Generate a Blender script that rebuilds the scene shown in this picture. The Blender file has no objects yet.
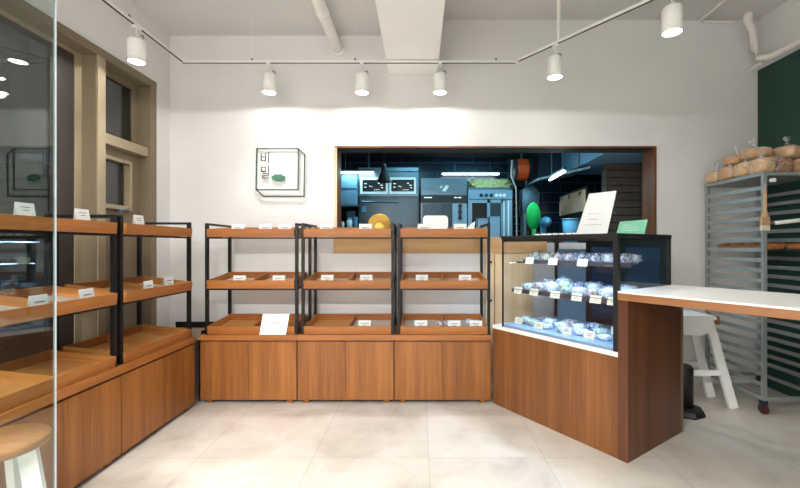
import bpy, bmesh, math, random
from mathutils import Vector, Matrix, noise
random.seed(7)
scene = bpy.context.scene
col = scene.collection
PI = math.pi
EYE = 1.466
F = 403.0

# ---------------------------------------------------------------- camera
cam_d = bpy.data.cameras.new('camera'); cam = bpy.data.objects.new('camera', cam_d); col.objects.link(cam)
cam.location = (0, 0, EYE); cam.rotation_euler = (PI/2, 0, 0)
cam_d.sensor_width = 36; cam_d.lens = F*36/800; cam_d.shift_x = -20/800; cam_d.shift_y = 2/800
cam_d.clip_start = 0.05
scene.camera = cam
# ---------------------------------------------------------------- world and exposure
w = bpy.data.worlds.new('night'); scene.world = w; w.use_nodes = True
w.node_tree.nodes['Background'].inputs[0].default_value = (0.05, 0.055, 0.06, 1)
w.node_tree.nodes['Background'].inputs[1].default_value = 0.35
vs = scene.view_settings
vs.view_transform = 'Standard'; vs.look = 'None'; vs.gamma = 1; vs.use_curve_mapping = False
vs.exposure = 0.95
LAMP_WIDE = 4.0      # hemisphere part of a track lamp
LAMP_NARROW = 18.0    # beam part of a track lamp
UP = 60.0; DOWN = 175.0   # added fill fixture behind the camera, unseen
KITCHEN = 5.0
CASE = 2.8

# ---------------------------------------------------------------- materials
def srgb(r, g, b):
    f = lambda c: (c/255/12.92) if c/255 <= .04045 else ((c/255+.055)/1.055)**2.4
    return (f(r), f(g), f(b), 1)
def base_mat(name):
    m = bpy.data.materials.new(name); m.use_nodes = True
    nt = m.node_tree; return m, nt, nt.nodes['Principled BSDF']
def plain(name, rgb, rough=.5, metal=0, var=.06, scale=8, bump=0, emis=None, es=0):
    m, nt, b = base_mat(name)
    c = srgb(*rgb)
    n = nt.nodes.new('ShaderNodeTexNoise'); n.inputs['Scale'].default_value = scale; n.inputs['Detail'].default_value = 4
    tc = nt.nodes.new('ShaderNodeTexCoord'); nt.links.new(tc.outputs['Object'], n.inputs['Vector'])
    r = nt.nodes.new('ShaderNodeValToRGB')
    r.color_ramp.elements[0].color = tuple(x*(1-var) for x in c[:3])+(1,)
    r.color_ramp.elements[1].color = tuple(min(1, x*(1+var)) for x in c[:3])+(1,)
    r.color_ramp.elements[0].position = .3; r.color_ramp.elements[1].position = .7
    nt.links.new(n.outputs['Fac'], r.inputs['Fac']); nt.links.new(r.outputs['Color'], b.inputs['Base Color'])
    b.inputs['Roughness'].default_value = rough; b.inputs['Metallic'].default_value = metal
    if bump:
        bp = nt.nodes.new('ShaderNodeBump'); bp.inputs['Strength'].default_value = bump; bp.inputs['Distance'].default_value = .005
        nt.links.new(n.outputs['Fac'], bp.inputs['Height']); nt.links.new(bp.outputs['Normal'], b.inputs['Normal'])
    if emis:
        b.inputs['Emission Color'].default_value = srgb(*emis); b.inputs['Emission Strength'].default_value = es
    return m
def wood(name, dark, light, stretch, rough=.42):
    """veneer: fine streaks along the axis whose stretch is small"""
    m, nt, b = base_mat(name)
    tc = nt.nodes.new('ShaderNodeTexCoord'); mp = nt.nodes.new('ShaderNodeMapping')
    mp.inputs['Scale'].default_value = stretch
    nt.links.new(tc.outputs['Object'], mp.inputs['Vector'])
    n1 = nt.nodes.new('ShaderNodeTexNoise'); n1.inputs['Scale'].default_value = 1; n1.inputs['Detail'].default_value = 6; n1.inputs['Roughness'].default_value = .65
    nt.links.new(mp.outputs['Vector'], n1.inputs['Vector'])
    mp2 = nt.nodes.new('ShaderNodeMapping'); mp2.inputs['Scale'].default_value = tuple(s*.16 for s in stretch)
    nt.links.new(tc.outputs['Object'], mp2.inputs['Vector'])
    n2 = nt.nodes.new('ShaderNodeTexNoise'); n2.inputs['Scale'].default_value = 1; n2.inputs['Detail'].default_value = 2
    nt.links.new(mp2.outputs['Vector'], n2.inputs['Vector'])
    a = nt.nodes.new('ShaderNodeMath'); a.operation = 'MULTIPLY_ADD'; a.inputs[1].default_value = .5
    h = nt.nodes.new('ShaderNodeMath'); h.operation = 'MULTIPLY'; h.inputs[1].default_value = .5
    nt.links.new(n1.outputs['Fac'], a.inputs[0]); nt.links.new(n2.outputs['Fac'], h.inputs[0]); nt.links.new(h.outputs[0], a.inputs[2])
    oi = nt.nodes.new('ShaderNodeObjectInfo'); rm = nt.nodes.new('ShaderNodeMath'); rm.operation = 'MULTIPLY_ADD'; rm.inputs[1].default_value = .10; rm.inputs[2].default_value = -.05
    nt.links.new(oi.outputs['Random'], rm.inputs[0])
    s = nt.nodes.new('ShaderNodeMath'); s.operation = 'ADD'
    nt.links.new(a.outputs[0], s.inputs[0]); nt.links.new(rm.outputs[0], s.inputs[1])
    r = nt.nodes.new('ShaderNodeValToRGB')
    r.color_ramp.elements[0].position = .36; r.color_ramp.elements[0].color = srgb(*dark)
    r.color_ramp.elements[1].position = .66; r.color_ramp.elements[1].color = srgb(*light)
    nt.links.new(s.outputs[0], r.inputs['Fac']); nt.links.new(r.outputs['Color'], b.inputs['Base Color'])
    b.inputs['Roughness'].default_value = rough
    return m
def glass(name, tint=(.93, .97, .96), refl=1.0, ior=1.5, alpha_white=0):
    m = bpy.data.materials.new(name); m.use_nodes = True; nt = m.node_tree
    nt.nodes.clear()
    out = nt.nodes.new('ShaderNodeOutputMaterial'); mix = nt.nodes.new('ShaderNodeMixShader')
    t = nt.nodes.new('ShaderNodeBsdfTransparent'); g = nt.nodes.new('ShaderNodeBsdfGlossy'); g.inputs['Roughness'].default_value = .01
    t.inputs['Color'].default_value = (*tint, 1)
    fr = nt.nodes.new('ShaderNodeLayerWeight'); fr.inputs['Blend'].default_value = .5
    pw = nt.nodes.new('ShaderNodeMath'); pw.operation = 'POWER'; pw.inputs[1].default_value = 5
    nt.links.new(fr.outputs['Facing'], pw.inputs[0])
    mu = nt.nodes.new('ShaderNodeMath'); mu.operation = 'MULTIPLY_ADD'; mu.inputs[1].default_value = .96; mu.inputs[2].default_value = .042*refl; mu.use_clamp = True
    nt.links.new(pw.outputs[0], mu.inputs[0]); nt.links.new(mu.outputs[0], mix.inputs['Fac'])
    nt.links.new(t.outputs[0], mix.inputs[1]); nt.links.new(g.outputs[0], mix.inputs[2]); nt.links.new(mix.outputs[0], out.inputs['Surface'])
    return m
def film(name, tint=(.9, .95, 1), amount=.35):
    """crinkled clear plastic: partly white scatter, partly see-through"""
    m = bpy.data.materials.new(name); m.use_nodes = True; nt = m.node_tree
    b = nt.nodes['Principled BSDF']; b.inputs['Base Color'].default_value = (*tint, 1); b.inputs['Roughness'].default_value = .12
    n = nt.nodes.new('ShaderNodeTexNoise'); n.inputs['Scale'].default_value = 38; n.inputs['Detail'].default_value = 5
    tc = nt.nodes.new('ShaderNodeTexCoord'); nt.links.new(tc.outputs['Object'], n.inputs['Vector'])
    r = nt.nodes.new('ShaderNodeMapRange'); r.inputs['From Min'].default_value = .42; r.inputs['From Max'].default_value = .62
    r.inputs['To Min'].default_value = amount*.35; r.inputs['To Max'].default_value = min(1, amount*1.9)
    nt.links.new(n.outputs['Fac'], r.inputs['Value']); nt.links.new(r.outputs['Result'], b.inputs['Alpha'])
    bp = nt.nodes.new('ShaderNodeBump'); bp.inputs['Strength'].default_value = .8; bp.inputs['Distance'].default_value = .01
    nt.links.new(n.outputs['Fac'], bp.inputs['Height']); nt.links.new(bp.outputs['Normal'], b.inputs['Normal'])
    return m
def emissive(name, rgb, strength):
    m = bpy.data.materials.new(name); m.use_nodes = True; nt = m.node_tree; nt.nodes.clear()
    e = nt.nodes.new('ShaderNodeEmission'); e.inputs[0].default_value = (*rgb, 1); e.inputs[1].default_value = strength
    o = nt.nodes.new('ShaderNodeOutputMaterial'); nt.links.new(e.outputs[0], o.inputs['Surface'])
    return m
def floor_mat():
    m, nt, b = base_mat('stone_tile')
    tc = nt.nodes.new('ShaderNodeTexCoord'); mp = nt.nodes.new('ShaderNodeMapping')
    mp.inputs['Location'].default_value = (-.06+8, -.39+8, 0)
    nt.links.new(tc.outputs['Object'], mp.inputs['Vector'])
    br = nt.nodes.new('ShaderNodeTexBrick'); br.offset = 0; br.inputs['Scale'].default_value = 1
    br.inputs['Brick Width'].default_value = .8; br.inputs['Row Height'].default_value = .8
    br.inputs['Mortar Size'].default_value = .0022; br.inputs['Mortar Smooth'].default_value = .3
    br.inputs['Color1'].default_value = (1, 1, 1, 1); br.inputs['Color2'].default_value = (.88, .88, .88, 1); br.inputs['Mortar'].default_value = (.62, .58, .54, 1)
    nt.links.new(mp.outputs['Vector'], br.inputs['Vector'])
    n = nt.nodes.new('ShaderNodeTexNoise'); n.inputs['Scale'].default_value = 2.4; n.inputs['Detail'].default_value = 9; n.inputs['Roughness'].default_value = .62; n.inputs['Distortion'].default_value = .6
    nt.links.new(tc.outputs['Object'], n.inputs['Vector'])
    r = nt.nodes.new('ShaderNodeValToRGB')
    r.color_ramp.elements[0].position = .3; r.color_ramp.elements[0].color = srgb(182, 172, 160)
    r.color_ramp.elements[1].position = .62; r.color_ramp.elements[1].color = srgb(208, 201, 191)
    e = r.color_ramp.elements.new(.46); e.color = srgb(199, 190, 178)
    nt.links.new(n.outputs['Fac'], r.inputs['Fac'])
    mx = nt.nodes.new('ShaderNodeMix'); mx.data_type = 'RGBA'; mx.blend_type = 'MULTIPLY'; mx.inputs[0].default_value = 1
    nt.links.new(r.outputs['Color'], mx.inputs[6]); nt.links.new(br.outputs['Color'], mx.inputs[7])
    nt.links.new(mx.outputs[2], b.inputs['Base Color'])
    b.inputs['Roughness'].default_value = .36
    return m
def tile_mat(name, c, mort, w_, h_, rough=.25):
    m, nt, b = base_mat(name)
    tc = nt.nodes.new('ShaderNodeTexCoord'); mp = nt.nodes.new('ShaderNodeMapping'); mp.inputs['Rotation'].default_value = (PI/2, 0, 0)
    nt.links.new(tc.outputs['Object'], mp.inputs['Vector'])
    br = nt.nodes.new('ShaderNodeTexBrick'); br.inputs['Scale'].default_value = 1
    br.inputs['Brick Width'].default_value = w_; br.inputs['Row Height'].default_value = h_; br.inputs['Mortar Size'].default_value = .006
    br.inputs['Color1'].default_value = srgb(*c); br.inputs['Color2'].default_value = srgb(*[x*.8 for x in c]); br.inputs['Mortar'].default_value = srgb(*mort)
    nt.links.new(mp.outputs['Vector'], br.inputs['Vector']); nt.links.new(br.outputs['Color'], b.inputs['Base Color'])
    b.inputs['Roughness'].default_value = rough
    return m
WD, WL = (118, 68, 26), (166, 104, 47)
M = dict(
    wall=plain('wall_plaster', (223, 221, 219), .9, var=.02, scale=3, bump=.05),
    ceil=plain('ceiling_paint', (212, 209, 207), .9, var=.02, scale=3),
    beam=plain('beam_paint', (244, 243, 240), .8, var=.015, scale=4),
    pipe=plain('pipe_paint', (235, 230, 224), .45, var=.03),
    floor=floor_mat(),
    wood_v=wood('veneer_upright', WD, WL, (70, 70, 2.2)),
    wood_h=wood('veneer_lengthwise', (138, 80, 34), (180, 114, 54), (2.5, 60, 60)),
    wood_base=wood('tray_base_veneer', (186, 128, 66), (220, 166, 100), (2.5, 60, 60)),
    wood_d=wood('veneer_depthwise', (162, 104, 48), (204, 144, 78), (60, 2.5, 60)),
    wood_counter=wood('counter_veneer', (106, 64, 32), (148, 93, 50), (55, 55, 1.6)),
    wood_slab=wood('bar_slab_veneer', (82, 46, 26), (118, 70, 42), (55, 55, 1.6)),
    wood_dark=wood('lining_wood', (92, 50, 26), (134, 78, 42), (40, 40, 2), .4),
    wood_pale=wood('pale_wood', (182, 140, 92), (208, 168, 118), (3, 50, 50), .5),
    wood_pale_v=wood('pale_wood_upright', (214, 180, 132), (233, 205, 165), (50, 50, 2), .5),
    wood_stool=wood('stool_wood', (120, 76, 38), (164, 112, 62), (3, 34, 34), .35),
    black=plain('black_steel', (14, 13, 13), .45, .3),
    blackplastic=plain('black_plastic', (20, 20, 22), .5),
    white=plain('white_card', (226, 226, 224), .6, var=.01),
    whitetop=plain('white_worktop', (236, 232, 226), .35, var=.02, scale=20),
    whitemetal=plain('white_metal', (236, 236, 232), .4, var=.02),
    liner=plain('grey_paper', (206, 200, 192), .55, var=.05),
    ink=plain('grey_ink', (112, 110, 108), .7),
    deck=plain('case_deck', (136, 156, 180), .35, var=.05),
    rail=plain('brown_rail', (70, 56, 54), .5),
    cream=plain('cream_card', (226, 216, 192), .6, var=.02),
    tan=plain('tan_window_paint', (122, 108, 86), .55, var=.04),
    tanpale=plain('pale_tan_paint', (158, 143, 116), .5, var=.03),
    pane=glass('window_glass', (.5, .52, .51), 2.6),
    screen=glass('partition_glass', (.86, .91, .90), 1.7),
    case_glass=glass('case_glass', (.97, .985, 1), .9),
    edge=plain('glass_edge', (205, 215, 220), .2),
    steel=plain('brushed_steel', (104, 126, 138), .32, .75, var=.08, scale=5),
    steel_lt=plain('pale_steel_panel', (124, 156, 178), .4, .3, var=.05),
    steel_dk=plain('dark_steel', (58, 72, 80), .3, .7, var=.12, scale=4),
    rack=plain('rack_steel', (146, 150, 150), .42, .3, var=.08),
    green=plain('green_paint', (18, 62, 50), .5, var=.06),
    logo=plain('logo_green', (42, 72, 60), .5),
    leaf=plain('leaf_green', (60, 118, 88), .5),
    tile=tile_mat('kitchen_tile', (18, 40, 58), (60, 96, 120), .60, .17),
    kdark=plain('kitchen_dark', (30, 34, 38), .6),
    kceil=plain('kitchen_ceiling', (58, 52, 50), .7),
    orange=plain('orange_hose', (226, 84, 24), .5, var=.15, scale=30),
    greenplastic=plain('green_plastic', (24, 160, 70), .4),
    gold=plain('gold_card', (186, 148, 62), .35, .45, var=.1, scale=20),
    tower=plain('tower_brown', (84, 72, 66), .45, var=.1),
    mint=plain('mint_sign', (110, 176, 146), .5, var=.03),
    led=emissive('case_led', (.72, .86, 1), 8),
    tube=emissive('tube_light', (.72, .9, 1), 9),
    bulb=emissive('lamp_lens', (1, .97, .92), 22),
    display=plain('oven_display', (10, 20, 24), .2),
    digits=emissive('display_digits', (.6, .9, 1), .8),
    crust=plain('bread_crust', (188, 136, 72), .7, var=.25, scale=24, bump=.3),
    crust2=plain('bread_crust_dark', (150, 92, 44), .7, var=.28, scale=30, bump=.4),
    crumb=plain('bread_pale', (204, 164, 108), .75, var=.15, scale=30, bump=.3),
    film=film('plastic_bag', (.9, .88, .86), .18),
    wrap=film('food_wrap', (.80, .88, .96), .34),
    f_green=plain('salad', (128, 150, 60), .6, var=.4, scale=60),
    f_yellow=plain('egg_filling', (214, 196, 84), .6, var=.3, scale=50),
    f_brown=plain('cutlet', (166, 96, 58), .6, var=.3, scale=50),
    f_purple=plain('berry', (84, 66, 120), .5, var=.4, scale=60),
    f_white=plain('cream', (226, 228, 232), .5, var=.06, scale=30),
    bristle=plain('bristle', (214, 200, 178), .8, var=.1, scale=60),
    handle=plain('brush_handle', (190, 150, 112), .5),
    redwheel=plain('caster_wheel', (84, 34, 30), .5),
    yellowpaper=plain('yellow_paper', (196, 200, 140), .7, var=.3, scale=25),
    tanboard=plain('lit_tan_board', (238, 200, 168), .4, var=.08),  # base brightened to carry the glow of a warm lamp not built
    blueplastic=plain('blue_plastic', (84, 134, 164), .5, var=.2, scale=12),
)

# ---------------------------------------------------------------- mesh helpers
class MB:
    def __init__(s): s.v = []; s.f = []; s.sm = []
    def add(s, vs_, fs, mat=None, smooth=False):
        o = len(s.v); s.v += [tuple((mat @ Vector(p)) if mat else p) for p in vs_]
        s.f += [tuple(o+i for i in f) for f in fs]; s.sm += [smooth]*len(fs); return s
    def box(s, x0, x1, y0, y1, z0, z1, mat=None):
        return s.add([(x0,y0,z0),(x1,y0,z0),(x1,y1,z0),(x0,y1,z0),(x0,y0,z1),(x1,y0,z1),(x1,y1,z1),(x0,y1,z1)],
                     [(0,3,2,1),(4,5,6,7),(0,1,5,4),(1,2,6,5),(2,3,7,6),(3,0,4,7)], mat)
    def prism(s, pts, vec, mat=None):
        """polygon extruded along a vector"""
        n = len(pts); v = Vector(vec); a = [Vector(p) for p in pts]; b = [p+v for p in a]
        return s.add(a+b, [tuple(range(n))[::-1], tuple(range(n, 2*n))]+[(i, (i+1) % n, n+(i+1) % n, n+i) for i in range(n)], mat)
    def bar(s, p, q, wd, hd=None, up=(0, 0, 1)):
        """square bar from p to q"""
        hd = hd or wd; p = Vector(p); q = Vector(q); d = (q-p).normalized(); u = Vector(up)
        if abs(d.dot(u)) > .98: u = Vector((0, 1, 0))
        r = d.cross(u).normalized(); u = r.cross(d).normalized()
        c = [r*(-wd/2)+u*(-hd/2), r*(wd/2)+u*(-hd/2), r*(wd/2)+u*(hd/2), r*(-wd/2)+u*(hd/2)]
        return s.add([p+k for k in c]+[q+k for k in c], [(3,2,1,0),(4,5,6,7),(0,1,5,4),(1,2,6,5),(2,3,7,6),(3,0,4,7)])
    def tube(s, pts, r, n=12, caps=True, radii=None):
        pts = [Vector(p) for p in pts]; o = len(s.v); rings = []
        for i, p in enumerate(pts):
            d = (pts[min(i+1, len(pts)-1)]-pts[max(i-1, 0)]).normalized()
            u = Vector((0, 0, 1)) if abs(d.z) < .95 else Vector((0, 1, 0))
            a = d.cross(u).normalized(); b = a.cross(d).normalized(); rr = radii[i] if radii else r
            rings.append([p+a*math.cos(t*2*PI/n)*rr+b*math.sin(t*2*PI/n)*rr for t in range(n)])
        vs_ = [q for k in rings for q in k]; fs = []
        for i in range(len(pts)-1):
            for t in range(n): fs.append((i*n+t, i*n+(t+1) % n, (i+1)*n+(t+1) % n, (i+1)*n+t))
        s.add(vs_, fs, smooth=True)
        if caps: s.add(rings[0], [tuple(range(n))[::-1]]); s.add(rings[-1], [tuple(range(n))])
        return s
    def lathe(s, prof, n=28, c=(0, 0, 0), mat=None, smooth=True):
        vs_ = []; fs = []
        for r, z in prof:
            for t in range(n): vs_.append((c[0]+r*math.cos(t*2*PI/n), c[1]+r*math.sin(t*2*PI/n), c[2]+z))
        for i in range(len(prof)-1):
            for t in range(n): fs.append((i*n+t, i*n+(t+1) % n, (i+1)*n+(t+1) % n, (i+1)*n+t))
        return s.add(vs_, fs, mat, smooth)
    def blob(s, c, size, sub=3, amp=.15, freq=3, seed=0, sq=1.0, mat=None):
        bm = bmesh.new(); bmesh.ops.create_icosphere(bm, subdivisions=sub, radius=1)
        vs_ = []
        for v in bm.verts:
            p = v.co.copy()
            if sq != 1: p = Vector([math.copysign(abs(k)**sq, k) for k in p])
            k = 1+amp*noise.noise(p*freq+Vector((seed*3.7, seed*1.3, seed)))
            vs_.append((c[0]+p.x*k*size[0], c[1]+p.y*k*size[1], c[2]+p.z*k*size[2]))
        fs = [tuple(v.index for v in f.verts) for f in bm.faces]; bm.free()
        return s.add(vs_, fs, mat, True)
    def build(s, name, mat, parent=None, bevel=0, loc=None):
        me = bpy.data.meshes.new(name); me.from_pydata(s.v, [], s.f)
        me.polygons.foreach_set('use_smooth', s.sm); me.update()
        bm = bmesh.new(); bm.from_mesh(me); bmesh.ops.recalc_face_normals(bm, faces=bm.faces); bm.to_mesh(me); bm.free()
        me.materials.append(mat)
        o = bpy.data.objects.new(name, me); col.objects.link(o)
        if parent: o.parent = parent
        if loc: o.location = loc
        if bevel:
            b = o.modifiers.new('bevel', 'BEVEL'); b.width = bevel; b.segments = 2; b.limit_method = 'ANGLE'
        return o
def tag(o, label=None, cat=None, group=None, kind=None):
    if label: o['label'] = label
    if cat: o['category'] = cat
    if group: o['group'] = group
    if kind: o['kind'] = kind
    return o
def empty(name, loc=(0, 0, 0), rz=0, label=None, cat=None, group=None, kind=None):
    o = bpy.data.objects.new(name, None); col.objects.link(o); o.location = loc; o.rotation_euler = (0, 0, rz)
    o.empty_display_size = .1
    return tag(o, label, cat, group, kind)
def copy_tree(o, parent=None):
    c = o.copy(); col.objects.link(c)
    if parent: c.parent = parent
    for ch in list(o.children): copy_tree(ch, c)
    return c
def box(*a): return MB().box(*a)

# ================================================================= THE SETTING
WY = 4.32      # back wall face
XL = -2.68     # left wall face
XR = 3.63      # right wall face
TOP = 3.89
OX0, OX1, OZ0, OZ1 = -.90, 2.52, 1.50, 2.527
tag(box(-3.1, 3.85, -1.9, 7.2, -.06, 0).build('floor', M['floor']), kind='structure')
c = MB(); c.box(-3.1, 3.85, -1.9, WY+.2, TOP, TOP+.1); c.box(-3.1, -.33, -1.9, WY+.001, 3.72, TOP)
tag(c.build('ceiling', M['ceil']), kind='structure')
b = MB()
b.box(XL-.3, OX0, WY, WY+.2, 0, TOP); b.box(OX1, XR+.2, WY, WY+.2, 0, TOP)
b.box(OX0, OX1, WY, WY+.2, OZ1, TOP); b.box(OX0, OX1, WY, WY+.2, 0, OZ0)
tag(b.build('wall_back', M['wall']), kind='structure')
b = MB(); b.box(XL-.3, XL, -1.9, -.2, 0, TOP); b.box(XL-.3, XL, -.2, 4.08, 3.12, TOP); b.box(XL-.3, XL, 4.08, WY, 0, TOP)
tag(b.build('wall_left', M['wall']), kind='structure')
tag(box(XR, XR+.2, -1.9, WY, 0, TOP).build('wall_right', M['wall']), kind='structure')
tag(box(XL-.3, XR+.2, -2.0, -1.9, 0, TOP).build('wall_rear', M['wall']), kind='structure')
# green board on the right wall
tag(box(XR-.02, XR-.001, .2, WY-.012, .0, 3.34).build('wall_panel', M['green']), 'dark green panel covering the right wall beside the bread rack', 'wall panel')
# beam
tag(box(-.335, .187, -1.9, WY-.001, 3.30, TOP).build('ceiling_beam', M['beam']), kind='structure')
# opening lining
e = empty('opening_frame', (0, 0, 0), label='brown wooden frame lining the serving opening to the kitchen', cat='frame')
t_ = .010
box(OX0-.012, OX1+.012, WY-.008, WY+.012, OZ1-t_, OZ1+.008).build('edge_trim', M['wood_pale'] if 0 else M['wood_dark'], e)
box(OX0-.012, OX1+.012, WY+.0125, WY+.23, OZ1-t_, OZ1+.001).build('head', M['kceil'], e)
box(OX0-.014, OX0+t_, WY-.008, WY+.01, OZ0, OZ1-t_).build('edge_trim', M['wood_pale_v'], e)
box(OX0-.012, OX0+t_, WY+.0105, WY+.23, OZ0, OZ1-t_).build('jamb', M['wood_dark'], e)
box(OX1-t_, OX1+.012, WY-.008, WY+.23, OZ0, OZ1-t_).build('jamb', M['wood_dark'], e)
box(OX0-.02, 1.35, WY-.03, WY+.25, OZ0-.11, OZ0+.06).build('sill', M['wood_pale'], e)

# left windows
tanb = M['tan']; XP = -2.82
e = empty('window_1', (XP, 1.6, 0), kind='structure')
L = lambda x0, x1, y0, y1, z0, z1: box(x0-XP, x1-XP, y0-1.6, y1-1.6, z0, z1)
L(-2.98, -2.665, 3.34, 3.42, 0, 3.05).build('mullion', M['tanpale'], e, .004)
L(-2.98, -2.665, -.2, 4.08, 3.05, 3.12).build('head_frame', tanb, e)
L(XP-.03, XP+.02, 3.27, 3.34, 0, 3.05).build('sash_edge', M['tanpale'], e)
L(XP-.03, XP+.02, -.2, 3.27, 3.02, 3.05).build('sash_edge', M['tanpale'], e)
L(XP-.03, XP+.02, -.2, 3.27, .0, .12).build('sill', tanb, e)
L(-2.98, -2.68, 3.335, 3.345, 0, 3.05).build('jamb', tanb, e)
L(XP-.02, XP+.012, 3.06, 3.27, .12, 3.02).build('brown_sash', plain('brown_sash_paint', (58, 50, 45), .4), e)
L(XP-.004, XP+.004, -.2, 3.06, .12, 3.02).build('glass', M['pane'], e)
e = empty('window_2', (XP, 3.7, 0), kind='structure')
L = lambda x0, x1, y0, y1, z0, z1: box(x0-XP, x1-XP, y0-3.7, y1-3.7, z0, z1)
L(-2.98, -2.665, 4.0, 4.08, 0, 3.05).build('outer_frame', tanb, e, .004)
L(XP-.03, -2.70, 3.42, 4.0, 2.35, 2.44).build('transom', M['tanpale'], e, .004)
f = MB()
for a_ in ((3.42, 3.47, 2.44, 3.05), (3.92, 4.0, 2.44, 3.05), (3.47, 3.92, 2.99, 3.05)): f.box(XP-.03-XP, .02, a_[0]-3.7, a_[1]-3.7, a_[2], a_[3])
f.build('upper_sash', tanb, e)
L(XP-.006, XP+.006, 3.47, 3.92, 2.44, 2.99).build('glass', M['pane'], e)
f = MB()
for y0, y1, z0, z1 in ((3.42, 3.46, 1.80, 2.35), (3.86, 4.0, 1.80, 2.35), (3.46, 3.86, 2.27, 2.35), (3.42, 4.0, 0, 1.80)): f.box(-.05, .04, y0-3.7, y1-3.7, z0, z1)
f.box(.04, .06, 3.48-3.7, 3.84-3.7, .25, 1.62)
f.build('lower_frame', tanb, e)
f = MB()
for y0, y1, z0, z1 in ((3.46, 3.49, 1.83, 2.27), (3.83, 3.86, 1.83, 2.27), (3.49, 3.83, 2.24, 2.27), (3.46, 3.86, 1.80, 1.84)): f.box(-.02, .065, y0-3.7, y1-3.7, z0, z1)
s_ = f.build('vent_sash', M['tanpale'], e)
h = MB(); h.box(.065, .10, -.06, .0, 1.775, 1.80); h.tube([(.10, -.06, 1.787), (.11, .05, 1.81)], .008)
h.build('handle', M['steel'], s_)
L(XP-.006, XP+.006, 3.49, 3.83, 1.84, 2.24).build('glass', M['pane'], e)

# kitchen shell
tag(box(-2.0, 3.4, 6.9, 7.0, 0, 3.3).build('wall_kitchen_back', M['tile']), kind='structure')
tag(box(-1.35, -1.25, WY+.2, 6.9, 0, 3.3).build('wall_kitchen_left', M['tile']), kind='structure')
tag(box(3.1, 3.2, WY+.2, 6.9, 0, 3.3).build('wall_kitchen_right', M['kdark']), kind='structure')
tag(box(-1.35, 3.2, WY+.2, 7.0, 2.98, 3.05).build('ceiling_kitchen', M['kceil']), kind='structure')

# pipes
def thing_tube(name, pts, r, mat, label, cat, n=16, group=None):
    return tag(MB().tube(pts, r, n).build(name, mat), label, cat, group)
pp = empty('ceiling_pipe', (-.88, 0, 3.577), label='thick white painted pipe running along the ceiling left of the beam', cat='pipe')
MB().tube([(0, -1.88, 0), (0, WY-.002, 0)], .055, 20).build('pipe', M['pipe'], pp)
MB().tube([(0, 3.62, 0), (0, 3.66, 0)], .062, 20).build('coupling', M['pipe'], pp)
MB().tube([(0, WY-.02, 0), (0, WY-.001, 0)], .075, 20).build('collar', M['pipe'], pp)
arc = [(3.42, 4.20, TOP), (3.42, 4.2, 3.8), (3.46, 4.2, 3.72), (3.475, 4.2, 3.6), (3.48, 4.2, 3.5), (3.50, 4.17, 3.42), (3.55, 4.10, 3.39), (3.565, 4.0, 3.385), (3.565, 2.0, 3.385), (3.565, -1.8, 3.385)]
pp = empty('drain_pipe', (0, 0, 0), label='white drain pipe dropping from the ceiling and turning along the green panel', cat='pipe')
MB().tube(arc, .034, 16).build('pipe', M['pipe'], pp)
MB().tube([(3.42, 4.2, 3.80), (3.42, 4.2, 3.87)], .042, 16).build('collar', M['pipe'], pp)
MB().tube([(3.51, 4.16, 3.35), (3.51, 4.31, 3.33)], .02, 12).build('bracket', M['pipe'], pp)
thing_tube('ceiling_conduit', [(2.99, 4.30, TOP-.014), (2.99, 2.0, TOP-.014)], .014, M['pipe'], 'thin white conduit on the ceiling at upper right', 'conduit')
thing_tube('wall_conduit', [(3.02, WY-.014, TOP-.03), (3.36, WY-.014, TOP-.03)], .012, M['pipe'], 'thin white conduit on the back wall beside the drain pipe', 'conduit')

# ================================================================= TRACK LIGHTS
TZ = 3.283
A = (-2.33, 3.98); B = (.938, 3.98); DV = (.76/1.256, -1/1.256)
A0 = (-2.33, -1.2); B1 = (B[0]+DV[0]*2.9, B[1]+DV[1]*2.9)
def track(name_label, p, q, wires, rods=()):
    e = empty('light_track', (p[0], p[1], TZ), label=name_label, cat='light track')
    d = Vector((q[0]-p[0], q[1]-p[1], 0))
    MB().bar((0, 0, 0), d, .034, .02).build('rail', M['whitemetal'], e)
    nrm = Vector((0, 0, -1))
    MB().bar(Vector((0, 0, -.0105)), d+Vector((0, 0, -.0105)), .016, .004).build('slot', M['black'], e)
    for wx in wires:
        k = d*wx; top = 3.72 if p[0]+k.x < -.33 else TOP
        wmb = MB().tube([(k.x, k.y, .01), (k.x, k.y, top-TZ)], .0018, 6); wo = wmb.build('wire', M['pipe'], e)
        MB().lathe([(0, 0), (.012, 0), (.012, .015), (.004, .03)], 12, (k.x, k.y, .01)).build('clamp', M['steel'], wo)
    for wx in rods:
        k = d*wx
        MB().tube([(k.x, k.y, .0), (k.x, k.y, TOP-TZ)], .015, 12).build('feed_tube', M['pipe'], e)
    return e
track('white light track running along the window side towards the back corner', A0, (A[0], A[1]-.03), (.985*0+.86,))
track('long white light track parallel to the back wall', (A[0]-.02, A[1]), (B[0], B[1]), (.21, .52, .943))
track('white light track running diagonally above the counter', (B[0]+.03, B[1]-.04), B1, (.8,), (.155,))
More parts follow.
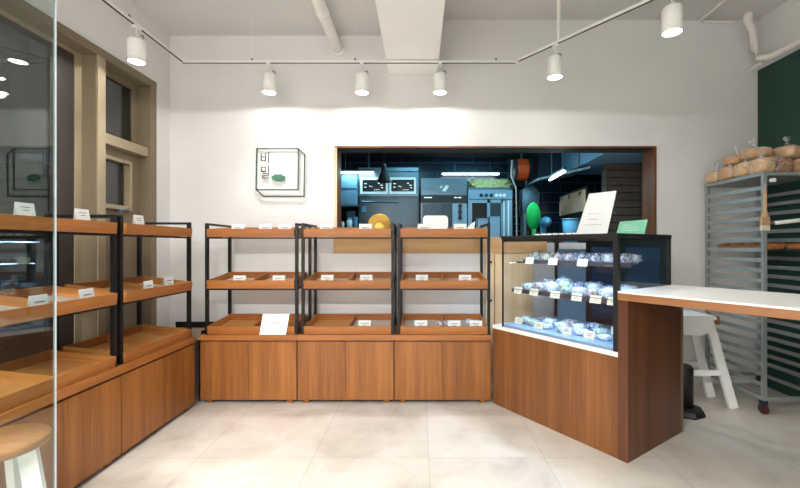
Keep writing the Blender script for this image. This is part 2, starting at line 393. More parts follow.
def lamp_proto():
    e = empty('spot_lamp', (0, 0, 0))
    MB().box(-.016, .016, -.035, .035, -.035, -.012).build('adapter', M['whitemetal'], e)
    MB().tube([(0, 0, -.035), (0, 0, -.085), (.03, 0, -.10)], .008, 8).build('arm', M['whitemetal'], e)
    MB().tube([(.03, 0, -.09), (.055, .0, -.09), (.06, 0, -.115)], .004, 8).build('cable', M['blackplastic'], e)
    R_ = .066
    MB().lathe([(0, -.125), (R_*.9, -.125), (R_, -.135), (R_, -.305), (R_-.006, -.305), (R_-.006, -.298), (0, -.298)], 28).build('body', M['whitemetal'], e)
    MB().lathe([(0, -.301), (R_-.007, -.301), (R_-.007, -.2985), (0, -.2985)], 28).build('lens', M['bulb'], e)
    for nm, size, en, bl in (('wide_glow', 176, LAMP_WIDE, .05), ('beam', 92, LAMP_NARROW, .8)):
        ld = bpy.data.lights.new(nm, 'SPOT'); ld.energy = en; ld.spot_size = math.radians(size); ld.spot_blend = bl
        ld.shadow_soft_size = .035; ld.color = (1, .985, .97)
        lo = bpy.data.objects.new(nm, ld); col.objects.link(lo); lo.parent = e; lo.location = (0, 0, -.315)
    return e
lp = lamp_proto()
onT = lambda s: (B[0]+DV[0]*s*1.256, B[1]+DV[1]*s*1.256)
lamps = [((-1.491, 3.98), 'white cylinder spotlight, lit, above the leftmost shelf on the back wall'),
         ((-.573, 3.98), 'white cylinder spotlight, lit, middle one of the three on the back track'),
         ((.1975, 3.98), 'white cylinder spotlight, lit, in front of the ceiling beam end'),
         ((-2.33, 3.313), 'white cylinder spotlight, lit, on the left track near the window'),
         (onT(.36), 'white cylinder spotlight, lit, under the feed tube of the diagonal track'),
         (onT(1.12), 'largest white cylinder spotlight, lit, at the top right of the photo'),
         ((-2.33, 2.0), 'white spotlight on the left track nearer than the window mullion'),
         ((-2.33, .6), 'white spotlight on the left track beside the camera'),
         ]
for i, (p, lab) in enumerate(lamps):
    o = lp if i == 0 else copy_tree(lp)
    o.location = (p[0], p[1], TZ); tag(o, lab, 'spotlight', 'track spotlights')
# a second row of the same lamps above the camera side of the shop, out of the frame
track('white light track across the shop above the camera side', (-1.9, 1.15), (2.3, 1.15), (.2, .8))
for k, x in enumerate((-1.4, -.7, 0)):
    o = copy_tree(lp); o.location = (x, 1.15, TZ); tag(o, ['white spotlight over the entrance, left end', 'white spotlight over the entrance, centre', 'white spotlight over the entrance, right end'][k], 'spotlight', 'track spotlights')

e = empty('added_fill_light', (-1.3, -.5, 2.75), label='long white fill light fixture added out of view behind the camera', cat='fill light')  # added out of view to lift the ambient light, hung like a pendant
MB().box(-1.2, 1.2, -.06, .06, -.04, .04).build('housing', M['whitemetal'], e)
for x in (-1, 1): MB().tube([(x, 0, .04), (x, 0, 3.72-2.75 if x < .5 else TOP-2.75)], .004, 8).build('cord', M['steel'], e)
for nm, rx, z, en in (('up_glow', PI, .05, UP), ('down_glow', 0, -.05, DOWN)):
    ld = bpy.data.lights.new(nm, 'AREA'); ld.shape = 'RECTANGLE'; ld.size = 2.3; ld.size_y = .1; ld.energy = en; ld.color = (1, .985, .97)
    lo = bpy.data.objects.new(nm, ld); col.objects.link(lo); lo.parent = e; lo.location = (0, 0, z); lo.rotation_euler = (rx, 0, 0)

# ================================================================= SHELF UNITS
W_ = .9
def cabinet_proto():
    e = empty('base_cabinet')
    MB().box(.004, .896, .02, .53, .035, .59).build('body', M['wood_v'], e)
    for x0, x1 in ((.004, .449), (.451, .896)):
        box(x0, x1, 0, .0195, .038, .574).build('door', M['wood_v'], e, .0012)
    box(0, .9, -.008, .545, .592, .64).build('top_board', M['wood_h'], e, .002)
    for x in (.05, .80):
        for y in (.03, .44):
            box(x, x+.05, y, y+.05, 0, .035).build('foot', M['wood_v'], e)
    return e
FZ = .64
def frame_proto():
    e = empty('display_stand')
    x0, x1, y0, y1 = .030, .898, .03, .48
    for x in (x0, x1):
        for y in (y0, y1):
            MB().box(x if x == x0 else x-.026, x+.026 if x == x0 else x, y, y+.03, 0, 1.04).build('post', M['black'], e)
    for x in (x0+.015, x1-.015):
        MB().bar((x, y0+.03, 1.03), (x, y1, 1.03), .026, .02).build('side_rail', M['black'], e)
        for z in (.42, .90):
            MB().bar((x, y0+.03, z-.0), (x, y1, z+(.056 if z < .6 else .036)), .026, .014).build('side_rail', M['black'], e)
    for z in (.42, .90):
        MB().bar((x0+.03, y0+.008, z), (x1-.03, y0+.008, z), .016, .014).build('front_rail', M['black'], e)
        MB().bar((x0+.03, y1+.015, z+(.056 if z < .6 else .036)), (x1-.03, y1+.015, z+(.056 if z < .6 else .036)), .016, .014).build('back_rail', M['black'], e)
    return e
def tray_proto(liner=True, deep=0):
    """tray of wooden boards, local origin at its lower front left corner"""
    e = empty('display_tray')
    w, d, h, t = .812, .45, .076, .013
    box(0, w, 0, t, 0, h).build('front_board', M['wood_h'], e, .0012)
    box(0, w, d-t, d, 0, h).build('back_board', M['wood_h'], e, .0012)
    for x in (0, w-t): box(x, x+t, t, d-t, 0, h).build('side_board', M['wood_d'], e, .0012)
    box(w/2-.007, w/2+.007, t, d-t, .004, h-.008).build('divider', M['wood_d'], e)
    box(t, w-t, t, d-t, .002, .012).build('bottom_board', M['wood_base'], e)
    for s_ in range(2):
        if liner == True or liner == s_+2:
            x0 = t+.01 if s_ == 0 else w/2+.015; x1 = w/2-.015 if s_ == 0 else w-t-.01
            box(x0, x1, t+.01, d-t-.01, .012, .015).build('paper_liner', M['liner'], e)
    return e
cab = cabinet_proto(); frm = frame_proto()
tr_liner = tray_proto(True); tr_bare = tray_proto(False); tr_right = tray_proto(3)
used = {}
def inst(proto):
    if proto.name not in used: used[proto.name] = 1; return proto
    return copy_tree(proto)
units = [((-2.042, 3.74, 0), 0, 'left back-wall shelf'), ((-1.141, 3.74, 0), 0, 'middle back-wall shelf'), ((-.240, 3.74, 0), 0, 'right back-wall shelf'),
         ((-2.05, 2.77, 0), PI/2, 'window-side corner shelf'), ((-2.05, 1.87, 0), PI/2, 'nearest window-side shelf')]
tray_z = {'top': FZ+.90+.009, 'middle': FZ+.42+.009, 'bottom': FZ+.001}
TILT = math.radians(6.8)
TR = {}
def local(u, x, y, z):
    (lx, ly, lz), rz, _ = units[u]
    v = Matrix.Rotation(rz, 3, 'Z') @ Vector((x, y, z)); return (lx+v.x, ly+v.y, lz+v.z)
for u, (loc, rz, nm) in enumerate(units):
    o = inst(cab); o.location = loc; o.rotation_euler = (0, 0, rz)
    tag(o, 'two-door wooden cabinet under the '+nm, 'cabinet', 'base cabinets under the bread shelves')
    o = inst(frm); o.location = local(u, 0, 0, FZ); o.rotation_euler = (0, 0, rz)
    tag(o, 'black square-tube frame of the '+nm, 'shelf frame', 'black shelf frames')
    for lv in ('top', 'middle', 'bottom'):
        if lv != 'bottom': pr = tr_liner
        else: pr = {0: tr_bare, 1: tr_right, 2: tr_liner, 3: tr_bare, 4: tr_bare}[u]
        t = inst(pr)
        t.location = local(u, .058, .012 if lv != 'bottom' else .022, tray_z[lv]); t.rotation_euler = ({'top': math.radians(4.4), 'middle': TILT, 'bottom': math.radians(5.6)}[lv], 0, rz)
        tag(t, f'{lv} wooden two-compartment tray on the {nm}', 'tray', 'wooden display trays'); TR[u, lv] = t

# price cards: on the trays' compartments
def card_proto(w=.115, h=.055):
    e = empty('price_card')
    b = MB(); b.prism([(-w/2, 0, 0), (w/2, 0, 0), (w/2, .018, h), (-w/2, .018, h)], (0, .0015, 0)); b.prism([(-w/2, .03, 0), (w/2, .03, 0), (w/2, .0195, h), (-w/2, .0195, h)], (0, .0012, 0))
    b.build('folded_card', M['white'], e)
    b = MB()
    for k, (a, z) in enumerate(((.55, .62), (.35, .38))):
        b.prism([(-w*a/2, .018*z-.0008, h*z), (w*a/2, .018*z-.0008, h*z), (w*a/2, .018*(z+.06)-.0008, h*(z+.06)), (-w*a/2, .018*(z+.06)-.0008, h*(z+.06))], (0, -.0004, 0))
    b.build('lettering', M['ink'], e)
    return e
cp = card_proto(.12, .108); cps = card_proto(.12, .082)
def card(u, lv, x, y, side, extra=0, sc=1, ry=0):
    """x,y local in the tray; stands on the tray's boards or bottom"""
    t = TR[u, lv]; o = inst(cp if lv == 'top' or u > 2 else cps)
    m = Matrix.Translation(t.location) @ t.rotation_euler.to_matrix().to_4x4()
    p = m @ Vector((x, y, .0155 if y > .02 else .077)); o.location = p; o.rotation_euler = (0, 0, t.rotation_euler.z+ry); o.scale = (sc*.85, sc*.66, sc*.62) if (u > 2 and lv == 'top') else (sc, sc, sc)
    tag(o, f'white price card {side}, {lv} tray of the {units[u][2]}', 'price card', 'white price cards on the trays')
L_, R2 = 'in the left half', 'in the right half'
N_, F_ = 'in the near half', 'in the far half'
TY = .008
card(0, 'top', .27, .03, L_, sc=1.0); card(0, 'top', .53, .03, 'just right of the divider', sc=1.0); card(0, 'top', .71, .03, 'near the right end', sc=1.0)
card(1, 'top', .20, .03, L_, sc=1.0); card(1, 'top', .57, .03, R2, sc=1.0)
card(2, 'top', .22, .03, L_, sc=1.0); card(2, 'top', .56, .03, R2, sc=1.0)
card(0, 'middle', .24, .13, L_, sc=1.0); card(0, 'middle', .62, .13, R2, sc=1.0)
card(1, 'middle', .18, .16, L_, sc=1.0); card(1, 'middle', .56, .16, R2, sc=1.0)
card(2, 'middle', .20, .16, L_, sc=1.0); card(2, 'middle', .62, .16, R2, sc=1.0)
card(1, 'bottom', .55, .11, R2, sc=1.0); card(2, 'bottom', .19, .11, L_, sc=1.0); card(2, 'bottom', .51, .10, R2, sc=1.0); card(2, 'bottom', .72, .10, 'at the right end', sc=1.0)
card(4, 'top', .20, .02, N_, sc=1.0); card(4, 'top', .56, .02, F_, sc=1.0)
card(3, 'top', .16, .02, N_, sc=1.0); card(3, 'top', .66, .1, F_, sc=1.0)
card(4, 'middle', .30, .03, N_, sc=1.0, ry=.1); card(4, 'middle', .62, .03, F_, sc=1.0, ry=.1)
card(3, 'middle', .30, .03, N_, sc=1.0, ry=.1); card(3, 'middle', .66, .10, F_, sc=1.0)

# notice leaning on the bottom tray, left back shelf
e = empty('notice_sheet', (-1.485, 3.727, .645), label='white printed notice leaning on the front of the bottom tray, left back-wall shelf', cat='sign')
b = MB(); b.prism([(0, 0, 0), (.245, 0, 0), (.262, .05, .185), (.012, .05, .185)], (0, .003, 0)); b.build('sheet', M['white'], e)
b = MB()
for z, x0, x1 in ((.118, .06, .20), (.095, .09, .17), (.075, .11, .15)):
    y = .05*z/.185-.0008
    for q in range(9):
        a = x0+(x1-x0)*q/9; b.box(a, a+(x1-x0)/9*.7, y-.0006, y, z, z+.006)
b.build('lettering', M['ink'], e)
# things on the trays
e = empty('gold_plate', (-.40, 3.96, 1.60), label='round gold embossed plate standing on the top tray of the middle shelf', cat='plate')
MB().lathe([(0, -.006), (.108, -.006), (.112, 0), (.108, .006), (.085, .004), (.08, .008), (0, .008)], 40, (0, 0, .075), Matrix.Translation((0, 0, .075)) @ Matrix.Rotation(PI/2-.15, 4, 'X') @ Matrix.Translation((0, 0, -.075))).build('disc', M['gold'], e)
MB().tube([(.05*math.cos(a*PI/10), -.008, .06+.05*math.sin(a*PI/10)) for a in range(11)], .004, 6).build('emblem', M['crust2'], e)
e = empty('rounded_board', (.155, 4.02, 1.625), label='white rounded square board standing behind the top tray of the right shelf', cat='board')
pts = []
for cx, cz, a0 in ((.09, .11, 0), (-.09, .11, 90), (-.09, .04, 180), (.09, .04, 270)):
    for k in range(6): a = math.radians(a0+k*18); pts.append((cx+.035*math.cos(a), 0, cz+.035*math.sin(a)))
MB().prism(pts, (0, .015, 0)).build('panel', M['whitemetal'], e, .002)
e = tag(MB().prism([(-.05, 0, 0), (.045, 0, 0), (.065, .01, .105), (.03, .01, .085), (-.01, .01, .045)], (0, .002, 0)).build('curled_slip', M['white'], loc=(.47, 3.88, 1.60)), 'white curled paper slip at the right end of the top tray, right shelf', 'paper slip')
def crumple(name, c, size, mat, label, cat, seed, group=None, amp=.35):
    e = empty(name, c, label=label, cat=cat, group=group)
    MB().blob((0, 0, size[2]), size, 3, amp, 3.2, seed, .7).build('wrapping', M['wrap'], e)
    MB().blob((0, 0, size[2]*.75), [k*.62 for k in size], 2, .2, 2, seed+5, .8).build('filling', mat, e)
    return e
crumple('wrapped_pastry', (.235, 4.00, .675), (.068, .05, .026), M['f_white'], 'clear wrapped white pastry left of the divider end in the bottom tray, right shelf', 'pastry', 3)
crumple('wrapped_pastry', (.50, 4.04, .68), (.05, .07, .026), M['f_white'], 'clear wrapped pastry at the right edge of the bottom tray, right shelf', 'pastry', 8)

# corner table
e = empty('corner_table', (-2.32, 4.0, 0), label='small black framed table with pale top filling the corner between the shelves', cat='table')
box(-.26, .268, -.19, .27, .575, .605).build('table_top', M['tanpale'], e)
for x in (-.24, .24):
    for y in (-.17, .24): box(x-.015, x+.015, y-.015, y+.015, 0, .575).build('leg', M['black'], e)
box(-.26, .268, .252, .27, .605, .665).build('upstand', M['black'], e); box(.25, .268, -.19, .252, .605, .665).build('upstand', M['black'], e)

# ================================================================= WALL SIGN
def wx(px): return (px-420)/F*WY
def wz(py): return EYE+(246-py)/F*WY
e = empty('wall_sign', (wx(278), WY, wz(170)), label='thin green wire outline of a box with lettering, hung on the back wall', cat='wall sign')
def P(px, py, y=-.02): return (wx(px)-wx(278), y, wz(py)-wz(170))
def lines(segs, th, y=-.02):
    b = MB()
    for (x0, y0), (x1, y1) in segs: b.bar(P(x0, y0, y), P(x1, y1, y), th, th, (0, 1, 0))
    return b
o_ = .5
lines([((257.5-o_, 149.2), (299+o_, 149.2)), ((257.8, 149), (257, 190.3)), ((256.5, 190), (299, 190)), ((299, 149), (298.6, 190.5)),
       ((299, 149.4), (305.3, 155)), ((305.2, 155), (304.6, 196.8)), ((257, 190), (264.6, 196.6)), ((264, 196.6), (305, 196.6))], .011, -.022).build('box_outline', M['logo'], e)
lines([((262, 153.5), (262, 161.4)), ((266.3, 153.5), (266.3, 161.4)), ((262, 157.3), (266.3, 157.3)), ((262, 161), (266.3, 161)), ((269.3, 152.5), (269.3, 163.5))], .007).build('letter', M['logo'], e)
lines([((262, 167.3), (262, 172)), ((266, 167.3), (266, 172)), ((262, 167.5), (266, 167.5)), ((262, 171.8), (266, 171.8)), ((269.3, 166), (269.3, 173))], .007).build('letter', M['logo'], e)
lines([((263, 173.8), (269.2, 173.8)), ((269, 173.8), (269, 176)), ((263.2, 176), (269, 176)), ((263.3, 176), (263.3, 178)), ((263, 178.2), (269.3, 178.2))], .007).build('letter', M['logo'], e)
b = MB()
for k, (x0, x1) in enumerate(((274.5, 283), (272.5, 285.5), (272, 286), (273, 285.5), (276, 284.5))):
    y_ = 175.3+k*1.35; b.bar(P(x0, y_), P(x1, y_), .0125, .008, (0, 1, 0))
b.build('leaf_mark', M['leaf'], e)
b = MB()
for px, py in ((258, 150), (298, 150), (258, 189), (304, 196)): b.tube([P(px, py, -.02), P(px, py, 0)], .003, 6)
b.build('wall_pin', M['logo'], e)

# half door
e = empty('swing_door', (.70, WY-.03, .10), label='pale wooden panel door with black knobs between the right shelf and the display case', cat='door')
box(0, .085, -.02, .028, 0, 1.395-.11).build('stile', M['wood_pale_v'], e)
box(.095, .50, -.014, .028, 0, 1.395-.11).build('panel', M['wood_pale_v'], e)
for z in (.79, 1.265-.07):
    MB().tube([(.05, -.02, z), (.05, -.035, z)], .013, 12).build('knob', M['blackplastic'], e)

# ================================================================= COUNTER, CASE AND BAR
O = (.68, 3.76, 0); RZ = math.atan2(-.822, .569)
RM = Matrix.Translation(O) @ Matrix.Rotation(RZ, 4, 'Z')
e = empty('display_counter', O, RZ, 'wooden veneered counter base with white ledge under the glass display case', 'counter')
box(0, .235, 0, .018, .0, .70).build('front_panel', M['wood_counter'], e)
box(.237, 1.1995, 0, .018, .0, .70).build('front_panel', M['wood_counter'], e)
box(0, 1.1995, .0185, .79, .0, .70).build('body', M['wood_counter'], e)
box(-.004, 1.1995, -.004, .798, .70, .733).build('ledge', M['whitetop'], e, .003)
e = empty('bar_table', O, RZ, 'high bar table with white top, wooden edge and wooden slab end beside the display case', 'bar table')
box(1.2005, 1.268, -.004, .79, 0, 1.095).build('slab_leg', M['wood_slab'], e, .001)
box(1.2005, 1.268, .7905, .83, 0, 1.095).build('slab_edge', M['tan'], e)
box(2.84, 2.90, .0, .79, 0, 1.095).build('slab_leg', M['wood_slab'], e)
box(1.2005, 2.95, -.008, .80, 1.0955, 1.143).build('wooden_edge', wood('bar_edge_veneer', (124, 80, 48), (160, 108, 68), (2.5, 60, 60)), e, .001)
box(1.2005, 2.95, -.008, .80, 1.1435, 1.156).build('white_top', M['whitetop'], e, .002)

CZ0, CZ1 = .734, 1.555
U0, U1, V1 = .115, 1.198, .785
e = empty('glass_display_case', O, RZ, 'black framed glass display case glowing blue inside, on the wooden counter', 'display case')
fr = .016
for u, v, s_ in ((U0, 0, .012), (U1-.034, 0, .034), (U0, V1-.03, .03), (U1-.03, V1-.03, .03)):
    box(u, u+s_, v, v+s_, CZ0, CZ1-.03).build('corner_post', M['blackplastic'], e)
box(U0-.005, U1, -.006, V1+.01, CZ1-.03, CZ1).build('top_panel', M['blackplastic'], e, .002)
box(U0+.012, U1-.034, .002, .008, CZ0, CZ1-.03).build('front_glass', M['case_glass'], e)
box(U0+.002, U0+.008, .012, V1-.03, CZ0, CZ1-.03).build('side_glass', M['case_glass'], e)
box(U1-.008, U1-.002, .034, V1-.03, CZ0, CZ1-.03).build('side_glass', M['case_glass'], e)
box(U0+.012, U1-.012, .010, V1-.03, CZ0, CZ0+.02).build('deck', M['deck'], e, .002)
box(U0+.03, .46, V1-.022, V1-.012, CZ0, CZ1-.12).build('back_panel', M['steel_lt'], e)
for x0, x1, v in ((.461, .80, V1-.022), (.78, U1-.03, V1-.010)):
    d_ = MB()
    for a in ((x0, x0+.05, CZ0, CZ1-.03), (x1-.05, x1, CZ0, CZ1-.03), (x0+.05, x1-.05, CZ0, CZ0+.07), (x0+.05, x1-.05, CZ1-.10, CZ1-.03)): d_.box(a[0], a[1], v, v+.01, a[2], a[3])
    do = d_.build('sliding_door', M['blackplastic'], e)
    box(x0+.05, x1-.05, v+.003, v+.007, CZ0+.07, CZ1-.10).build('pane', glass('door_glass', (.22, .32, .48), .8), do)
SH = [(1.337, .2, .19), (1.07, .12, .13)]
for z, v0, u0 in SH:
    s_ = box(u0, U1-.012, v0+.012, V1-.05, z-.012, z-.004).build('glass_shelf', glass('shelf_glass', (.85, .92, .98), .8), e)
    box(u0, U1-.012, v0-.002, v0+.012, z-.028, z+.006).build('shelf_rail', M['rail'], s_)
    for v in (.18 if z > 1.2 else .12, V1-.1):
        box(U0+.009, u0+.02 if v > .3 else u0, v+.0, v+.012, z-.026, z-.014).build('bracket', M['steel_dk'], s_)
box(U0+.03, U1-.05, .03, .045, CZ1-.036, CZ1-.0305).build('led_strip', M['led'], e)
box(U0+.012, U1-.034, .0085, .014, CZ1-.052, CZ1-.030).build('valance', M['blackplastic'], e)
for z, v0, en in ((CZ1-.05, .06, 1.0), (1.337-.03, .24, .7), (1.07-.03, .20, .7)):
    ld = bpy.data.lights.new('case_light', 'AREA'); ld.shape = 'RECTANGLE'; ld.size = .95; ld.size_y = .03 if z > 1.4 else .02
    ld.energy = CASE*en; ld.color = (.42, .68, 1); lo = bpy.data.objects.new('case_light', ld); col.objects.link(lo); lo.parent = e
    lo.location = ((U0+U1)/2, v0, z); lo.rotation_euler = (-.45, 0, 0)
def in_case(u, v, z): p = RM @ Vector((u, v, z)); return (p.x, p.y, p.z)
fills = dict(green='f_green', yellow='f_yellow', brown='f_brown', purple='f_purple', white='f_white')
def pack(u, v, z, colr, size, label, grp, seed, kind='wrapped_sandwich', cat='sandwich'):
    e = empty(kind, in_case(u, v, z), RZ, label, cat, grp)
    MB().blob((0, 0, size[2]), size, 3, .28, 3.0, seed, .62).build('wrapping', M['wrap'], e)
    MB().blob((0, 0, size[2]*.95), (size[0]*.74, size[1]*.74, size[2]*.8), 3, .15, 2, seed+3, .55).build('filling', M[fills[colr]], e)
# top shelf: nine, in a row along the rail
ordn = ['first', 'second', 'third', 'fourth', 'fifth', 'sixth', 'seventh', 'eighth', 'ninth', 'tenth', 'eleventh', 'twelfth']
for k, c_ in enumerate(('green', 'yellow', 'brown', 'brown', 'purple', 'purple', 'white', 'purple')):
    pack(.27+k*.116, .30, 1.3335, c_, (.048, .062, .040), f'wrapped {c_} filled sandwich, {ordn[k]} from the left on the top shelf of the display case', 'wrapped food on the top shelf of the case', 11+k)
for k, c_ in enumerate(('white', 'white', 'brown', 'white', 'purple', 'white')):
    pack(.33+k*.145, .48, 1.3335, c_, (.055, .06, .036), f'wrapped {c_} piece at the back of the top case shelf, {ordn[k]} from left', 'wrapped food on the top shelf of the case', 31+k)
for k, c_ in enumerate(('green', 'brown', 'white', 'green', 'white', 'brown', 'white', 'white')):
    hh = (.030, .040, .045, .050, .034, .034, .04, .036)[k]
    pack(.225+k*.128, .24, 1.0665, c_, (.055, .07, hh), f'clear pack of {c_} pastry, {ordn[k]} from left, middle shelf of the case', 'clear packs on the middle shelf of the case', 51+k, 'pastry_pack', 'pastry pack')
for k, c_ in enumerate(('brown', 'white', 'purple', 'white', 'white', 'white')):
    pack(.33+k*.145, .42, 1.0665, c_, (.06, .07, (.05, .06, .045, .05, .04, .05)[k]), f'clear pack of {c_} pastry at the back of the middle case shelf, {ordn[k]} from left', 'clear packs on the middle shelf of the case', 71+k, 'pastry_pack', 'pastry pack')
bot = [(.20, .22, 'green', .03), (.30, .20, 'green', .026), (.38, .34, 'white', .03), (.46, .18, 'white', .022), (.55, .28, 'white', .03), (.64, .17, 'green', .022), (.70, .30, 'white', .034), (.79, .20, 'white', .026), (.90, .30, 'green', .03), (.52, .44, 'brown', .03), (.74, .46, 'purple', .03), (.98, .20, 'white', .02)]
for k, (u, v, c_, hh) in enumerate(bot):
    pack(u, v, CZ0+.021, c_, (.056, .055, hh), f'low clear pack of {c_} food on the case floor, {ordn[k]} counted from the left front', 'clear packs on the floor of the case', 91+k, 'salad_pack', 'salad pack')
# small cards in the case
cw = empty('shelf_ticket')
MB().prism([(-.046, 0, 0), (.046, 0, 0), (.046, .016, .058), (-.046, .016, .058)], (0, .0015, 0)).build('card', M['cream'], cw)
b = MB()
for k in range(2): b.prism([(-.02, .014*(.4+.25*k)-.001, .055*(.4+.25*k)), (.02, .014*(.4+.25*k)-.001, .055*(.4+.25*k)), (.02, .014*(.46+.25*k)-.001, .055*(.46+.25*k)), (-.02, .014*(.46+.25*k)-.001, .055*(.46+.25*k))], (0, -.0004, 0))
b.build('lettering', M['ink'], cw)
spots = [(u, .184, 1.305, 'clipped on the top shelf rail') for u in (.27, .52, .80)] + [(u, .108, 1.035, 'clipped on the middle shelf rail') for u in (.20, .38, .60, .80, .96, 1.10)] + \
        [(u, v, CZ0+.021, 'standing on the floor') for u, v in ((.19, .13), (.44, .10), (.70, .12), (.90, .12), (.95, .42))]
cnt = {}
for i, (u, v, z, wh) in enumerate(spots):
    o = cw if i == 0 else copy_tree(cw); cnt[wh] = cnt.get(wh, 0)
    o.location = in_case(u, v, z); o.rotation_euler = (0, 0, RZ)
    tag(o, f'cream price ticket {wh} of the glass case, {ordn[cnt[wh]]} from left', 'price ticket', 'price tickets in the display case'); cnt[wh] += 1

# things on the case
def up(px, py, Y): return ((px-420)/F*Y, Y, EYE+(246-py)/F*Y)
e = empty('menu_card', in_case(.725, .25, CZ1+.002), RZ+.62, 'large white printed sheet standing tilted on top of the display case', 'sign')
b = MB(); b.prism([(-.02, 0, 0), (.215, 0, 0), (.29, .05, .355), (.085, .05, .34)], (0, .004, 0)); b.build('sheet', M['white'], e)
b = MB()
for k, (a, c2) in enumerate(((.10, .20), (.09, .17), (.08, .19), (.08, .15), (.05, .18))):
    z = .26-k*.045; y = .05*z/.32-.0006
    for q in range(8): x = a+(c2-a)*q/8; b.box(x, x+(c2-a)/8*.7, y-.0008, y, z, z+.004)
b.build('lettering', M['ink'], e)
box(.09, .16, .01, .07, 0, .05).build('stand', M['whitemetal'], e)
e = empty('green_sign', in_case(.985, .36, CZ1+.002), RZ+.62, 'small mint green printed sign on the right end of the display case', 'sign')
b = MB(); b.prism([(0, 0, 0), (.195, 0, 0), (.225, .04, .115), (.03, .04, .10)], (0, .004, 0)); b.build('plate', M['mint'], e)
b = MB()
for k in range(3):
    z = .07-k*.02; y = .04*z/.095-.0006
    for q in range(9): x = .05+k*-.004+.013*q; b.box(x, x+.009, y-.0008, y, z, z+.004)
b.build('lettering', M['white'], e)
cupp = empty('sample_cup')
MB().lathe([(0, 0), (.022, 0), (.026, .024), (.024, .024), (.02, .003), (0, .003)], 16).build('cup', M['whitemetal'], cupp)
MB().lathe([(.0, .018), (.0235, .018), (.0235, .020), (0, .021)], 16).build('lid', M['blackplastic'], cupp)
for k in range(8):
    o = cupp if k == 0 else copy_tree(cupp); o.location = in_case(.19+k*.068, .40, CZ1+.001)
    tag(o, f'small white cup in the row on the display case, {ordn[k]} from the left', 'cup', 'row of small cups on the display case')

# ================================================================= BEHIND THE BAR
e = empty('step_stool', (2.48, 3.78, 0), 0, 'white step stool with wooden top edge and pale cloth, behind the bar slab', 'stool')
box(-.20, .18, -.17, .17, .80, .83).build('top', M['whitemetal'], e, .003)
box(.181, .205, -.17, .17, .76, .835).build('edge_board', M['wood_stool'], e)
for sx, sy in ((-1, -1), (-1, 1), (1, -1), (1, 1)):
    MB().bar((sx*.13, sy*.13, .80), (sx*.13+sx*.22, sy*.14, .0), .075, .03, (0, 1, 0)).build('leg', M['whitemetal'], e)
for sy in (-1, 1):
    MB().bar((-.24, sy*.137, .32), (.24, sy*.137, .32), .022, .045).build('rung', M['whitemetal'], e)
MB().prism([(-.19, -.173, .8315), (.15, -.173, .8315), (.13, -.176, .70), (.02, -.175, .66), (-.19, -.176, .68)], (0, -.006, 0)).box(-.19, .15, -.179, .13, .8315, .842).build('cloth', M['white'], e)
e = empty('black_floor_stand', (2.32, 3.55, 0), 0, 'black floor stand with octagonal foot behind the bar slab', 'stand')
MB().lathe([(0, 0), (.16, 0), (.165, .015), (.15, .05), (.10, .065), (0, .065)], 8, smooth=False).build('foot', M['blackplastic'], e)
MB().lathe([(0, .065), (.075, .065), (.075, .40), (.06, .42), (0, .42)], 20).build('column', M['blackplastic'], e)

# rack
RX0, RX1, RY0, RY1, RH = 2.985, 3.565, 3.50, 4.22, 2.11
e = empty('bakery_rack', (RX0, RY0, 0), 0, 'tall grey steel bakery rack on casters at the right wall', 'rack')
w, d = RX1-RX0, RY1-RY0
for x in (0, w-.03):
    for y in (0, d-.03): box(x, x+.03, y, y+.03, .12, RH-.03).build('post', M['rack'], e)
for k in range(20):
    z = .24+k*.0905
    for x in (.004, w-.026):
        s_ = MB(); s_.box(x, x+.003, .031, d-.031, z, z+.034) if x < .1 else s_.box(x+.019, x+.022, .031, d-.031, z, z+.034)
        s_.box(x, x+.022, .031, d-.031, z-.002, z); s_.build('tray_rail', M['rack'], e)
box(-.004, w+.004, -.004, d+.004, RH-.03, RH).build('top_sheet', M['rack'], e)
f = MB(); f.box(.031, w-.031, .0, .03, .12, .15); f.box(.031, w-.031, d-.03, d, .12, .15); f.box(0, .03, .031, d-.031, .12, .15); f.box(w-.03, w, .031, d-.031, .12, .15)
f.build('bottom_frame', M['rack'], e)
for x in (.015, w-.015):
    for y in (.015, d-.015):
        c = MB(); c.box(x-.02, x+.02, y-.02, y+.03, .085, .12); c.box(x-.02, x-.015, y-.01, y+.02, .03, .09); c.box(x+.015, x+.02, y-.01, y+.02, .03, .09)
        co = c.build('caster', M['steel_dk'], e)
        MB().tube([(x-.013, y+.005, .045), (x+.013, y+.005, .045)], .045, 20).build('wheel', M['redwheel'], co)
# tray with flat loaves
e = empty('baking_tray', (RX0+.028, RY0+.03, .24+13*.0905+.002), 0, 'metal baking tray slid into the rack at eye height carrying brown loaves', 'baking tray')
tb = MB(); tw, td = w-.056, d-.06; tb.box(0, tw, 0, td, 0, .003); tb.box(0, .004, 0, td, .003, .018); tb.box(tw-.004, tw, 0, td, .003, .018); tb.box(.004, tw-.004, 0, .004, .003, .018); tb.box(.004, tw-.004, td-.004, td, .003, .018)
tb.build('pan', M['steel_dk'], e)
bp_ = empty('flat_loaf')
MB().blob((0, 0, .036), (.105, .066, .037), 3, .15, 3, 4, .8).build('crust', M['crust2'], bp_)
names = ['front left', 'front right', 'second row left', 'second row right', 'third row left', 'third row right', 'rear left', 'rear right']
for k in range(8):
    o = bp_ if k == 0 else copy_tree(bp_)
    o.location = (RX0+.028+.13+(k % 2)*.25, RY0+.03+.085+(k//2)*.16, .24+13*.0905+.0055); o.rotation_euler = (0, 0, (k % 3-1)*.12)
    tag(o, f'flat brown loaf on the baking tray inside the rack, {names[k]}', 'bread', 'flat loaves on the rack tray')
